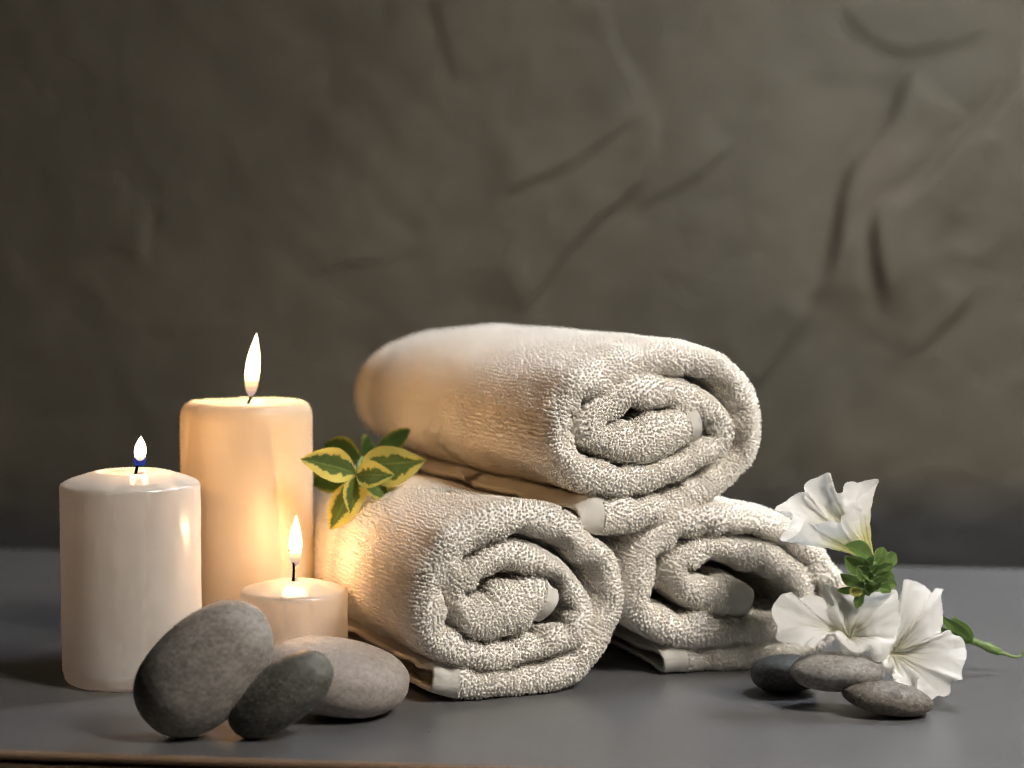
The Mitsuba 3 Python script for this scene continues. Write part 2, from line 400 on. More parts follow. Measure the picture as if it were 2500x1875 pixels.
class Towel:
    """A towel folded double and rolled up. Its front is a rounded fold that runs along a spiral; the roll runs back along axis."""

    def __init__(self, key, path, to_photo, angle, origin, L, tau, seed, puff=0.0035, front=None, sag=0.0, lift=0.0):
        self.key, self.L, self.seed, self.puff = key, L, seed, puff
        self.axis = np.array([-math.sin(angle), math.cos(angle), 0])
        self.d = np.array([math.cos(angle), math.sin(angle), 0])
        ph = np.array([to_photo(*q[:2]) for q in path])
        r = ray(ph[:, 0], ph[:, 1])
        t = ((np.asarray(origin) - CAM) @ self.axis) / (r @ self.axis)
        w = CAM + r * t[:, None]
        self.o = np.array([origin[0], origin[1], 0.0])
        c = np.stack([(w - self.o) @ self.d, w[:, 2]], 1)
        c[:, 1] += lift
        th = np.array([q[2] if len(q) > 2 else 1.0 for q in path]) * tau
        s = np.concatenate([[0], np.cumsum(np.linalg.norm(np.diff(c, axis=0), axis=1))])
        u = np.linspace(0, s[-1], 900)
        tck, uu = splprep([c[:, 0], c[:, 1]], s=len(c) * (0.0009 ** 2), u=s)
        cc = np.stack(splev(u, tck), 1)
        ss = np.concatenate([[0], np.cumsum(np.linalg.norm(np.diff(cc, axis=0), axis=1))])
        self.S = ss[-1]
        self.u = np.linspace(0, self.S, 900)
        self.c = np.stack([np.interp(self.u, ss, cc[:, k]) for k in (0, 1)], 1)
        tg = np.gradient(self.c, axis=0)
        tg /= np.linalg.norm(tg, axis=1, keepdims=True)
        self.n = np.stack([-tg[:, 1], tg[:, 0]], 1)
        self.th = np.interp(self.u, np.interp(s, u, ss), th)
        k = np.arange(-40, 41)
        ker = np.exp(-(k / 16.0) ** 2)
        self.th = np.convolve(np.pad(self.th, 40, mode='edge'), ker / ker.sum(), 'valid')
        self.mid = np.array([self.c[:, 0].min() + self.c[:, 0].max(), self.c[:, 1].min() + self.c[:, 1].max()]) / 2
        self.front, self.nose = front, 1.35

    def surf(self, s, q, inset=0.0):
        """Surface point at arclength s of the spiral and q across the fold: 0 the front crest, positive the outer face, negative the inner."""
        s, q = np.broadcast_arrays(np.asarray(s, float), np.asarray(q, float))
        cu, cw = np.interp(s, self.u, self.c[:, 0]), np.interp(s, self.u, self.c[:, 1])
        nu, nw = np.interp(s, self.u, self.n[:, 0]), np.interp(s, self.u, self.n[:, 1])
        t0 = np.interp(s, self.u, self.th)
        aq = np.abs(q)
        arc = t0 * math.pi / 2
        ph = np.minimum(aq / t0, math.pi / 2)
        nl = self.nose * np.minimum(t0, 0.0068)
        a = np.where(aq < arc, nl * (1 - np.cos(ph)), nl + aq - arc)
        o = np.where(aq < arc, t0 * np.sin(ph), t0) * np.sign(q)
        L = self.L
        back = np.clip((a - (L - t0)) / t0, 0, 1)
        o = o * np.sqrt(np.maximum(1 - back ** 2, 0))
        a = np.minimum(a, L)
        fx = np.exp(-a / 0.03)
        # puffy, uneven folds at the front; slow waves along the roll
        b1 = meshkit.fbm(np.stack([s * 38, a * 22, np.sign(q) * 3.0 + 0 * s], -1), 3, seed=self.seed) - 0.5
        b2 = meshkit.fbm(np.stack([s * 90, a * 60, np.sign(q) * 2.0 + 7 + 0 * s], -1), 2, seed=self.seed + 5) - 0.5
        o = o * (1 - inset / t0) + np.sign(q) * np.minimum(np.abs(o) / t0, 1) * (self.puff * 2.4 * b1 * (0.35 + 0.65 * np.exp(-a / 0.04)) + 0.0030 * b2 * (q < 0))
        fr = meshkit.fbm(np.stack([s * 30, 0 * s, 0 * s + 3.3], -1), 3, seed=self.seed + 9) - 0.5
        off = np.interp(s, *self.front) if self.front else 0.0
        wob = meshkit.fbm(np.stack([s * 55, 0 * s + 5.1, 0 * s], -1), 2, seed=self.seed + 14) - 0.5
        sc2 = np.abs(np.sin(math.pi * s / 0.019 + 5 * meshkit.noise(np.stack([s * 30, 0 * s + 8.8, 0 * s], -1), seed=self.seed + 21)))
        o = o + (q < 0) * 0.0036 * (0.55 - sc2) * np.minimum(np.abs(o) / t0, 1) * np.exp(-a / 0.025)
        o = o + 0.0075 * wob * np.exp(-a / 0.02) * sstep(0, 0.02, s) * sstep(self.S, self.S - 0.03, s)
        pin = meshkit.noise(np.stack([s * 62, 0 * s + 2.2, np.sign(q)], -1), seed=self.seed + 17)
        o = o - np.sign(q) * 0.0030 * sstep(0.72, 0.95, pin) * np.minimum(np.abs(o) / t0, 1) * (q < 0) * np.exp(-a / 0.02)
        a = a + inset * (1 - np.minimum(aq / arc, 1)) + fx * (0.012 * fr + off)
        sc = 1 - 0.16 * sstep(L - 0.09, L, a) ** 1.5
        uu = self.mid[0] + (cu + o * nu - self.mid[0]) * sc
        ww = self.mid[1] + (cw + o * nw - self.mid[1]) * (1 - 0.10 * sstep(L - 0.09, L, a))
        slow = 0.004 * (meshkit.fbm(np.stack([a * 14, s * 9, 0 * s + 1.7], -1), 2, seed=self.seed + 2) - 0.5) * sstep(0.01, 0.05, a)
        ww = ww + slow
        ww = np.maximum(ww, 0.0012)
        return self.o + uu[..., None] * self.d + ww[..., None] * np.array([0, 0, 1.0]) + a[..., None] * self.axis

    def frame(self, s, q):
        e = 4e-4
        p = self.surf(s, q)
        e1 = self.surf(s + e, q) - self.surf(s - e, q)
        e2 = self.surf(s, q + e) - self.surf(s, q - e)
        n = np.cross(e1, e2)
        ln = np.linalg.norm(n, axis=-1, keepdims=True)
        n = n / np.maximum(ln, 1e-15)
        e1 = e1 / np.maximum(np.linalg.norm(e1, axis=-1, keepdims=True), 1e-15)
        return p, e1, np.cross(n, e1), n

    def build(self, hem_out, hem_in, wraps_outer, spacing=(0.00170, 0.00160), loop=(0.00166, 0.00152), limit_side=True):
        L, S = self.L, self.S
        arc = self.th.max() * math.pi / 2
        # the cloth itself
        qf = np.linspace(-arc, arc, 25)
        qs = np.linspace(arc, arc + L, 56)[1:]
        q = np.concatenate([-qs[::-1], qf, qs])
        s = np.linspace(hem_in * 0.9, S - hem_out * 0.9, int(S / 0.0024))
        Sg, Qg = np.meshgrid(s, q, indexing='ij')
        v = self.surf(Sg, Qg)
        add(self.key + '__cloth', (v.reshape(-1, 3), grid_faces(len(s), len(q))), 'terry_material')
        # terry pile
        s_out = S - hem_out - wraps_outer
        P = [[], [], [], []]
        size, lean = [], []
        for lo, hi, smin, smax in ((-arc - 0.022, arc + 0.016, hem_in, S - hem_out), (arc + 0.016, arc + L - 0.012, s_out, S - hem_out)):
            ns, nq = int((smax - smin) / spacing[0]), int((hi - lo) / spacing[1])
            a, b = np.meshgrid(smin + (np.arange(ns) + 0.5) / ns * (smax - smin), lo + (np.arange(nq) + 0.5) / nq * (hi - lo), indexing='ij')
            b = b + (np.arange(ns)[:, None] % 2) * spacing[1] * 0.5
            a = (a + RNG.normal(0, 0.16 * spacing[0], a.shape)).ravel()
            b = (b + RNG.normal(0, 0.18 * spacing[1], b.shape)).ravel()
            f = self.frame(a, b)
            n = f[3]
            view = CAM - f[0]
            view /= np.linalg.norm(view, axis=1, keepdims=True)
            ok = ((n * view).sum(1) > -0.22) & np.isfinite(n).all(1) & (np.linalg.norm(n, axis=1) > 0.5)
            for k in range(4):
                P[k].append(f[k][ok])
            nz = meshkit.noise(f[0][ok] * 70, seed=self.seed)
            lean.append(4.0 * nz + RNG.normal(0, 0.6, ok.sum()))
            size.append(np.stack([loop[0] * RNG.uniform(0.88, 1.12, ok.sum()), loop[1] * RNG.uniform(0.8, 1.2, ok.sum())], 1))
        p, e1, e2, n = (np.vstack(x) for x in P)
        mesh = scatter_loops(p, e1, e2, n, np.vstack(size), np.concatenate(lean))
        mesh[0][:, 2] = np.maximum(mesh[0][:, 2], 0.0002)
        add(self.key + '__terry_pile', mesh, 'pile_material')
        tag(self.key + '__terry_pile', None, kind='stuff')
        # plain woven hems at both ends of the towel: a folded band, open at its end
        for name, s0, s1 in (('hem', S - hem_out, S), ('inner_hem', hem_in, 0.0)):
            if abs(s1 - s0) < 1e-4:
                continue
            m = 14
            ss = np.linspace(s0, s1, m)
            ss = np.concatenate([ss, ss[::-1][:1] * 0 + s1 + 0.0006 * np.sign(s1 - s0), ss[::-1]])
            e = np.linspace(0, 1, m) ** 1.6 * (name == 'hem')
            ins = np.concatenate([-0.0008 + 0.0030 * e, [0.0034], (0.0016 + 0.0030 * e)[::-1]])
            ss = np.clip(ss, 0, S)
            Sg, Qg = np.meshgrid(ss, q, indexing='ij')
            v = np.stack([self.surf(np.full(len(q), a), q, inset=b) for a, b in zip(ss, ins)])
            wr = meshkit.fbm(v * 130, 3, seed=self.seed + 33) - 0.5
            v = v + wr[..., None] * 0.0022 * np.array([0.3, -0.3, 1.0])
            v[..., 2] = np.maximum(v[..., 2], 0.0008)
            add(self.key + '__' + name, (v.reshape(-1, 3), grid_faces(len(ss), len(q))), 'weave_material')
        return len(p)


def crop(x0, y0, k):
    return lambda x, y: (x0 + x / k, y0 + y / k)


def ground(px, py):
    d = ray(px, py)[0]
    return CAM - d / d[2] * CAM[2]


TOP = [(1822, 575, 0.95), (1700, 612, 1.3), (1510, 660, 1.7), (1390, 690, 1.4), (1262, 640), (1285, 530), (1400, 450), (1600, 420), (1800, 440), (1925, 530), (1930, 640), (1800, 750), (1600, 830), (1400, 865),
       (1220, 820), (1120, 720), (1100, 580, 1.1), (1160, 440, 1.15), (1320, 325, 1.15), (1520, 258, 1.15), (1720, 220, 1.15), (1900, 285, 1.1), (2050, 400, 1.05), (2085, 560), (2060, 720), (1950, 860, 1.1), (1750, 970, 1.15), (1500, 1035, 1.15), (1330, 1060, 1.1), (1215, 1050, 1.0)]
LEFT = [(1600, 962, 1.2), (1440, 938, 1.7), (1290, 968, 2.2), (1165, 1065, 1.6), (1030, 1108), (930, 1010), (935, 870), (1030, 740), (1200, 660), (1450, 690), (1650, 780), (1770, 900), (1790, 1040), (1720, 1170), (1500, 1270),
        (1250, 1315), (1000, 1310), (830, 1232, 1.05), (750, 1100, 1.15), (735, 900, 1.2), (790, 700, 1.2), (950, 525, 1.2), (1200, 420, 1.2), (1500, 440, 1.15), (1750, 560, 1.1), (1920, 720, 1.1), (2000, 900, 1.1), (1990, 1080, 1.1), (1850, 1265, 1.15), (1550, 1430, 1.2), (1200, 1488, 1.2), (950, 1492, 1.2), (790, 1490, 1.1)]
RIGHT = [(1130, 965, 1.45), (1000, 950, 1.6), (820, 915, 1.35), (660, 880), (585, 780), (620, 660), (780, 580), (1000, 600), (1250, 660), (1450, 760), (1560, 900), (1530, 1060), (1350, 1165), (1050, 1190), (750, 1180),
         (480, 1140), (340, 1030), (310, 850), (370, 650), (520, 480), (800, 370), (1100, 370), (1350, 440), (1520, 560), (1700, 690), (1790, 880), (1780, 1050), (1650, 1230, 1.05), (1400, 1335, 1.2), (1050, 1372, 1.25), (750, 1380, 1.2), (500, 1415, 1.0)]

left = Towel('rolled_towel', LEFT, crop(780, 1130, 2.765), math.radians(24), ground(1080, 1724), 0.235, 0.0066, 11)
right = Towel('rolled_towel_001', RIGHT, crop(1460, 1150, 3.0157), math.radians(20), ground(1640, 1652), 0.23, 0.0065, 31)
top = Towel('rolled_towel_002', TOP, crop(840, 760, 2.0868), math.radians(25.5), np.array([0.038, 0.938, 0]), 0.292, 0.0068, 51)
COUNT = [left.build(0.013, 0.006, 0.33), right.build(0.013, 0.013, 0.34), top.build(0.013, 0.006, 0.42)]
G = 'rolled white towels in the stack'
tag('rolled_towel', 'rolled white terry towel at the lower left, beside the candles', 'towel', G)
tag('rolled_towel_001', 'rolled white terry towel at the lower right, behind the flowers', 'towel', G)
tag('rolled_towel_002', 'rolled white terry towel lying on top of the other two', 'towel', G)
for t in ('rolled_towel', 'rolled_towel_001', 'rolled_towel_002'):
    tag(t + '__hem', 'smooth woven hem band at the loose end')

# ----------------------------------------------------------------------------- candles
def flame(key, base, h, r, lean, gain, skew=0.42, bend=0.0, cool=True):
    """A teardrop of fire: base, height, largest radius, sideways lean of the tip."""
    t = np.linspace(0, 1, 40)
    prof = np.interp(t, [0, 0.05, 0.15, 0.3, skew, 0.6, 0.75, 0.88, 0.96, 1.0], [0.0, 0.52, 0.80, 0.95, 1.0, 0.88, 0.62, 0.32, 0.12, 0.0])
    k = np.arange(-4, 5)
    ker = np.exp(-(k / 2.0) ** 2)
    prof2 = np.convolve(np.pad(prof, 4, mode='edge'), ker / ker.sum(), 'valid')
    prof2[0] = prof2[-1] = 0
    n = 28
    th = np.arange(n) * 2 * np.pi / n
    cx = lean * t ** 1.5 + bend * np.sin(np.pi * t)
    v = np.stack([base[0] + cx[None] + r * prof2[None] * np.cos(th)[:, None], base[1] + 0.9 * r * prof2[None] * np.sin(th)[:, None], base[2] + h * t[None] + 0 * th[:, None]], -1)
    # cooler and dimmer towards the wick: four bands
    cuts = [(0, 4, (0.62, 0.40, 0.34)), (4, 7, (0.90, 0.58, 0.36)), (7, 10, (1.5, 0.98, 0.50)), (10, 14, (3.0, 2.1, 1.05)), (14, 39, SEEN)]
    if not cool:
        cuts = [(0, 2, (1.2, 0.8, 0.5)), (2, 5, (2.6, 1.8, 0.95)), (5, 39, SEEN)]
    for k, (i, j, c) in enumerate(reversed(cuts)):
        part = v[:, i:j + 1]
        name = key if k == 0 else key + '__' + num('lower_glow', k - 1)
        scene[name] = mikit.ply((part.reshape(-1, 3), grid_faces(n, part.shape[1], wrap_u=True)), {'type': 'diffuse', 'reflectance': rgb(0.0, 0.0, 0.0)}, smooth=True)
        scene[name]['emitter'] = {'type': 'area', 'radiance': rgb(*[float(x) for x in c])}
    # the light of the fire, given off on either side of its body
    power = FLAME * gain * 2 * r * h * 0.62 * 0.5
    for k, sx in enumerate((-1, 1)):
        m = int(len(t) * 0.5)
        scene[key + f'_light_{k}'] = {'type': 'point', 'position': [float(base[0] + cx[m] + sx * (r * prof2[m] + 0.0006)), float(base[1] - 0.0006), float(base[2] + h * 0.5)], 'intensity': rgb(*[float(x) for x in power])}


def candle(key, cx, d, r, profile, mat, wob=None):
    x = at1(cx, 1500, d)[0]
    c = np.array([x, d, 0.0])
    add(key + '__wax_body', lathe(profile, c, 128, wob), mat)
    return c


def rim_noise(seed, amp, zr):
    def f(th, r, z):
        k = meshkit.fbm(np.stack([np.cos(th) * 5 + 0 * r, np.sin(th) * 5 + 0 * r, z * 60], -1), 3, seed=seed) - 0.5
        g = np.exp(-((z - zr) / 0.004) ** 2)
        return r * (1 + 0.012 * k), z + amp * k * g
    return f


def fine(profile, step=0.0012):
    p = np.asarray(profile, float)
    s = np.concatenate([[0], np.cumsum(np.linalg.norm(np.diff(p, axis=0), axis=1))])
    n = int(s[-1] / step)
    return np.stack([np.interp(np.linspace(0, s[-1], n), s, p[:, k]) for k in (0, 1)], 1)


# the broad white candle on the left
DL = ground(322, 1693)[1] + 0.0340
R = 170 / F * DL
zl = at1(322, 1178, DL)[2]
c1 = candle('pillar_candle', 322, DL, R, fine([(0, 0), (0.0315, 0), (0.0332, 0.0012), (0.0346, 0.006), (R, 0.012), (R, zl - 0.0012), (R - 0.0005, zl - 0.0002), (R - 0.0015, zl + 0.0004), (0.030, zl + 0.0020), (0.024, zl + 0.0040),
            (0.0185, zl + 0.0056), (0.0168, zl + 0.0060), (0.0158, zl + 0.0056), (0.0148, zl + 0.0042), (0.008, zl + 0.0036), (0, zl + 0.0036)]), 'white_wax_material', rim_noise(3, 0.0012, zl))
w0 = np.array([c1[0] + 0.0028, c1[1], zl + 0.0040])
wick = spline([w0, w0 + [0.0006, 0, 0.003], w0 + [0.0016, 0, 0.0058]], 8)
add('pillar_candle__wick', tube(wick, np.linspace(0.0008, 0.0006, 8)), 'wick_material')
b = at1(342, 1126, DL)
flame('pillar_candle__flame', [b[0], DL, b[2]], 0.0128, 0.0031, 0.0006, 1.0 * FLAME_GAIN, 0.35, cool=False)
add('pillar_candle__melt_pool', lathe([(0.0, zl + 0.0042), (0.0150, zl + 0.0042), (0.0156, zl + 0.0047), (0.0150, zl + 0.00445), (0.0, zl + 0.00445)], c1, 64), 'melt_material')
tag('pillar_candle__melt_pool', 'wet pool of melted wax around the wick')
# blue base of that flame
cup = lathe(fine([(0.0006, 0), (0.0022, 0.0002), (0.0030, 0.0010), (0.0032, 0.0026), (0.0031, 0.0040), (0.0024, 0.0046), (0.0, 0.0048)], 0.0004), [b[0] - 0.0002, DL, b[2] - 0.0024], 28)
scene['pillar_candle__flame_base'] = mikit.ply(cup, {'type': 'blendbsdf', 'weight': 0.45, 'a': {'type': 'diffuse', 'reflectance': rgb(0.01, 0.01, 0.02)}, 'b': {'type': 'null'}}, smooth=True)
scene['pillar_candle__flame_base']['emitter'] = {'type': 'area', 'radiance': rgb(0.010, 0.030, 0.20)}
tag('pillar_candle', 'broad white burning candle in front, leftmost, with a short flame', 'candle', 'burning candles')
tag('pillar_candle__flame_base', 'blue base of the flame')

# the tall cream candle behind
dt = 1.016
zt = at1(606, 979, dt)[2]
R = 161 / F * dt
c2 = candle('pillar_candle_001', 606, dt, R, fine([(0, 0), (R - 0.002, 0), (R, 0.002), (R, zt - 0.008), (R - 0.0006, zt - 0.0045), (R - 0.0022, zt - 0.0016), (R - 0.0050, zt - 0.0001), (R - 0.0075, zt + 0.0002),
            (R - 0.010, zt - 0.0006), (R - 0.014, zt - 0.0022), (0.012, zt - 0.0034), (0, zt - 0.0036)]), 'cream_wax_material', rim_noise(13, 0.0014, zt))
w0 = np.array([at1(606, 982, dt)[0], dt, zt - 0.004])
wick = spline([w0, w0 + [0.0005, 0, 0.004], w0 + [0.0028, 0, 0.0072]], 8)
add('pillar_candle_001__wick', tube(wick, np.linspace(0.0009, 0.0007, 8)), 'wick_material')
b = at1(613, 971, dt)
flame('pillar_candle_001__flame', [b[0], dt, b[2]], 0.0345, 0.0040, 0.0033, 1.4 * FLAME_GAIN, 0.36)
tag('pillar_candle_001', 'tall cream candle with the longest flame, standing behind the two white ones', 'candle', 'burning candles')

# the short white candle by the towels
ds = 0.955
zs = at1(718, 1440, ds)[2]
R = 132 / F * ds
c3 = candle('pillar_candle_002', 718, ds, R, fine([(0, 0), (R - 0.002, 0), (R, 0.002), (R, zs - 0.0016), (R - 0.0006, zs - 0.0002), (R - 0.0018, zs + 0.0006), (R - 0.006, zs + 0.0020), (0.013, zs + 0.0042),
            (0.006, zs + 0.0050), (0.0022, zs + 0.0046), (0, zs + 0.0042)]), 'glowing_wax_material', rim_noise(23, 0.0014, zs))
wb = np.array([c3[0] - 0.0002, ds, zs + 0.0040])
px0 = at1(717, 1404, ds)
wick = spline([wb, [px0[0], ds, px0[2] + 0.001], at1(717, 1375, ds), at1(712, 1352, ds), at1(705, 1342, ds)], 16)
add('pillar_candle_002__wick', tube(wick, np.linspace(0.0007, 0.0005, 16)), 'wick_material')
b = at1(720, 1384, ds)
flame('pillar_candle_002__flame', [b[0], ds + 0.0012, b[2]], 0.0262, 0.0034, 0.0008, 0.78 * FLAME_GAIN, 0.45)
tag('pillar_candle_002', 'short white candle with a curved wick, between the stones and the lower left towel', 'candle', 'burning candles')


# ----------------------------------------------------------------------------- stones
def pebble(key, px, py, d, radii, roll, yaw, pitch, mat, seed, power=2.3, lump=0.05, top_flat=0.0, label=None, group=None, egg=0.0, settle=True):
    m = trimesh.creation.icosphere(subdivisions=5)
    v = np.array(m.vertices)
    v = v / (np.abs(v) ** power).sum(1, keepdims=True) ** (1 / power)
    k = meshkit.fbm(v * 1.1 + seed, 3, seed=seed) - 0.5
    v = v * (1 + lump * 2 * k)[:, None]
    v[:, 1:] *= (1 + egg * v[:, :1])
    v[:, 2] = np.where(v[:, 2] > 0, v[:, 2] * (1 - top_flat * sstep(-0.2, 0.9, v[:, 0])), v[:, 2])
    v = v * np.array(radii)
    M = trimesh.transformations.euler_matrix(math.radians(pitch), -math.radians(roll), math.radians(yaw), 'sxyz')[:3, :3]
    v = v @ M.T
    if settle:      # it rests on the tabletop
        for _ in range(20):
            d += 0.6 * (v[:, 2].min() + at1(px, py, d)[2]) / 0.215
    v = v + at1(px, py, d)
    low = v[:, 2].min()
    add(key, (v, np.array(m.faces)), mat)
    tag(key, label, 'stone', group)
    NOTE.append((key, round(low * 1000, 2), round(d, 4)))


NOTE = []
GL, GR = 'smooth stones before the candles', 'smooth stones under the flowers'
pebble('smooth_stone', 500, 1630, 0.852, (0.0348, 0.020, 0.0233), 45, 4, 0, 'grey_stone_material', 4, 2.25, 0.035, 0, 'large grey oval stone standing tilted before the candles', GL, egg=-0.06)
pebble('smooth_stone_001', 682, 1697, 0.832, (0.0265, 0.013, 0.0135), 36, -6, 0, 'dark_stone_material', 17, 2.3, 0.06, 0, 'small dark pitted stone leaning between the two larger grey stones', GL, egg=0.08)
pebble('smooth_stone_002', 817, 1652, 0.885, (0.0352, 0.030, 0.0168), -6, -8, 0, 'pale_stone_material', 8, 2.35, 0.04, 0.12, 'broad pale grey stone lying flat before the lower left towel', GL)
pebble('smooth_stone_003', 1918, 1644, 0.935, (0.0172, 0.015, 0.0088), 2, 10, 0, 'charcoal_stone_material', 12, 2.3, 0.05, 0, 'dark charcoal stone at the left of the small stones, in shadow', GR)
pebble('smooth_stone_004', 2045, 1639, 0.890, (0.0222, 0.018, 0.0093), 1, -5, -5, 'ash_stone_material', 22, 2.1, 0.05, 0, 'light grey flat stone lying on top of the two others', GR, settle=False)
pebble('smooth_stone_005', 2167, 1703, 0.886, (0.0208, 0.015, 0.0074), -8, -6, 0, 'brown_stone_material', 29, 2.15, 0.05, 0, 'brown flat stone at the right, lowest of the small stones', GR)


# ----------------------------------------------------------------------------- leaves and flowers
def leaf(key, base, tip, width, mat, roll=0.0, fold=0.35, curl=0.15, shape=0.44, seed=0, tw=0.0, nu=22, nv=13):
    """base and tip: world points; width: metres; roll: turn about the midrib (degrees; 0 faces the camera)."""
    base, tip = np.asarray(base, float), np.asarray(tip, float)
    ax = tip - base
    ln = np.linalg.norm(ax)
    ax = ax / ln
    view = CAM - (base + tip) / 2
    n0 = view - ax * (view @ ax)
    n0 /= np.linalg.norm(n0)
    s0 = np.cross(n0, ax)
    u, v = np.meshgrid(np.linspace(0, 1, nu), np.linspace(-1, 1, nv), indexing='ij')
    a = np.radians(roll + tw * (u - 0.5))
    s = np.cos(a)[..., None] * s0 + np.sin(a)[..., None] * n0
    n = -np.sin(a)[..., None] * s0 + np.cos(a)[..., None] * n0
    w = np.where(u < shape, np.sin(np.pi / 2 * np.clip(u / shape, 0, 1)) ** 0.75, np.cos(np.pi / 2 * np.clip((u - shape) / (1 - shape), 0, 1)) ** 0.85)
    w = w * width / 2 + 0.0002
    ripple = meshkit.fbm(np.stack([u * 4, v * 2, 0 * u + seed], -1), 2, seed=seed) - 0.5
    off = fold * np.abs(v) ** 1.2 * w - curl * ln * (2 * u - 1) ** 2 + curl * ln + 0.16 * ripple * width * np.abs(v) * 0.6
    p = base + ax * (u * ln)[..., None] + s * (v * w * math.cos(min(fold, 1.2) * 0.6))[..., None] + n * off[..., None]
    add(key, (p.reshape(-1, 3), grid_faces(nu, nv)), mat, uv=np.stack([u.ravel(), v.ravel()], 1))


def leaf_list(prefix, cv, rows, mat, y0, shape=0.44, wide=1.0):
    """rows: base x, y, tip x, y in crop pixels, width in crop pixels, depth of base and tip (m, relative to y0), roll, fold, curl."""
    for k, (bx, by, tx, ty, w, d0, d1, roll, fold, curl) in enumerate(rows):
        q0, q1 = cv(bx, by), cv(tx, ty)
        leaf(prefix + '__' + num('leaf', k), at1(*q0, y0 + d0), at1(*q1, y0 + d1), wide * w / cv.k / F * y0, mat if not (mat.startswith('var') and k > 6) else 'shaded_leaf_material', roll, fold, curl, shape, seed=k + 3)


class Crop:
    def __init__(self, x0, y0, k):
        self.x0, self.y0, self.k = x0, y0, k

    def __call__(self, x, y):
        return self.x0 + x / self.k, self.y0 + y / self.k


cv = Crop(700, 1000, 5.185)
YS = 0.985
leaf_list('variegated_sprig', cv, [
    (872, 805, 176, 625, 400, 0.000, -0.012, 14, 0.45, 0.06),
    (950, 690, 1758, 640, 500, 0.012, 0.004, 18, 0.40, 0.06),
    (888, 832, 1365, 830, 330, 0.000, -0.010, -6, 0.55, 0.08),
    (880, 850, 805, 1318, 285, 0.000, -0.006, -8, 0.50, 0.06),
    (850, 875, 553, 1522, 370, 0.0048, 0.004, -14, 0.45, 0.05),
    (915, 890, 1365, 1132, 320, 0.0048, 0.010, -25, 0.40, 0.05),
    (1190, 880, 1500, 870, 230, 0.020, 0.024, -25, 0.30, 0.05),
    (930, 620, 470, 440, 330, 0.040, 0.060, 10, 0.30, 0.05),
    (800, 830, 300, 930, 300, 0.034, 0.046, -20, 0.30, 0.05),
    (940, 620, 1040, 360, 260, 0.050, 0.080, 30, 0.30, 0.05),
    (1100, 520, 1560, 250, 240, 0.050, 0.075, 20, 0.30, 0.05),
], 'variegated_leaf_material', YS, 0.44, 1.12)
st = spline([at1(*cv(880, 820), YS), at1(*cv(900, 760), YS + 0.02), at1(*cv(930, 640), YS + 0.045), at1(*cv(1050, 560), YS + 0.075)], 20)
add('variegated_sprig__stem', tube(st, np.linspace(0.0009, 0.0013, 20)), 'stem_material')
tag('variegated_sprig', 'sprig of green leaves with yellow margins lying on the lower left towel', 'plant sprig')

cg = Crop(1860, 1120, 4.147)
YG = 0.915
leaf_list('green_sprig', cg, [
    (1075, 1215, 1000, 1160, 90, -0.012, -0.020, 25, 0.8, 0.15),
    (1130, 1150, 1190, 1075, 85, -0.012, -0.018, -20, 0.8, 0.15),
    (1110, 1265, 1215, 1225, 95, -0.012, -0.020, 30, 0.8, 0.18),
    (1170, 1240, 1290, 1240, 85, -0.010, -0.018, -10, 0.8, 0.15),
    (1030, 1290, 930, 1290, 80, -0.012, -0.018, 10, 0.8, 0.12),
    (1120, 1040, 838, 880, 190, 0.000, -0.008, 35, 0.5, 0.10),
    (1080, 1110, 835, 985, 210, -0.004, -0.012, -20, 0.5, 0.10),
    (1040, 1120, 1110, 985, 90, -0.006, -0.012, 10, 0.5, 0.05),
    (1150, 1090, 1235, 895, 120, 0.002, 0.006, 5, 0.4, 0.05),
    (1190, 1080, 1360, 965, 130, 0.002, 0.006, 15, 0.4, 0.08),
    (1110, 1150, 1330, 1070, 130, -0.004, -0.006, 20, 0.5, 0.10),
    (1060, 1190, 960, 1095, 150, -0.008, -0.016, 5, 0.4, 0.10),
    (1020, 1260, 795, 1165, 120, -0.004, -0.008, -25, 0.5, 0.10),
    (1000, 1280, 870, 1180, 80, 0.004, 0.004, 10, 0.4, 0.05),
    (1080, 1190, 1150, 1210, 70, -0.010, -0.016, 0, 0.5, 0.10),
    (1120, 1230, 1300, 1140, 120, -0.004, -0.008, 25, 0.5, 0.10),
    (1150, 1260, 1370, 1285, 130, -0.002, -0.004, -15, 0.5, 0.12),
    (1140, 1290, 1310, 1350, 110, -0.006, -0.010, -20, 0.5, 0.10),
    (1050, 1300, 1180, 1285, 110, -0.010, -0.016, 10, 0.5, 0.10),
    (1060, 1310, 1085, 1390, 100, -0.008, -0.012, 0, 0.4, 0.08),
    (1010, 1330, 760, 1330, 70, -0.004, -0.006, -10, 0.4, 0.05),
    (1010, 1350, 960, 1520, 90, -0.010, -0.014, 5, 0.4, 0.08),
    (1090, 1180, 1010, 1240, 120, -0.008, -0.014, -10, 0.5, 0.10),
    (1200, 1180, 1345, 1215, 100, 0.002, 0.004, -10, 0.4, 0.08),
], 'green_leaf_material', YG, 0.62, 1.08)
st = spline([at1(*cg(1130, 1040), YG + 0.001), at1(*cg(1100, 1170), YG), at1(*cg(1060, 1300), YG), at1(*cg(1010, 1390), YG + 0.004)], 18)
add('green_sprig__stem', tube(st, np.linspace(0.0013, 0.0011, 18)), 'stem_material')
# small yellow bud
m = trimesh.creation.icosphere(subdivisions=3)
v = np.array(m.vertices)
v = v * (0.75 + 0.6 * meshkit.fbm(v * 2.6 + 3, 3, seed=5))[:, None] * np.array([0.0028, 0.0022, 0.0022])
add('green_sprig__bud', (v + at1(*cg(952, 1345), YG - 0.014), np.array(m.faces)), 'bud_material', smooth=False)
tag('green_sprig', 'tuft of small green leaves with a yellow bud, between the upper and lower flowers', 'plant sprig')
tag('green_sprig__bud', 'small yellow flower bud')

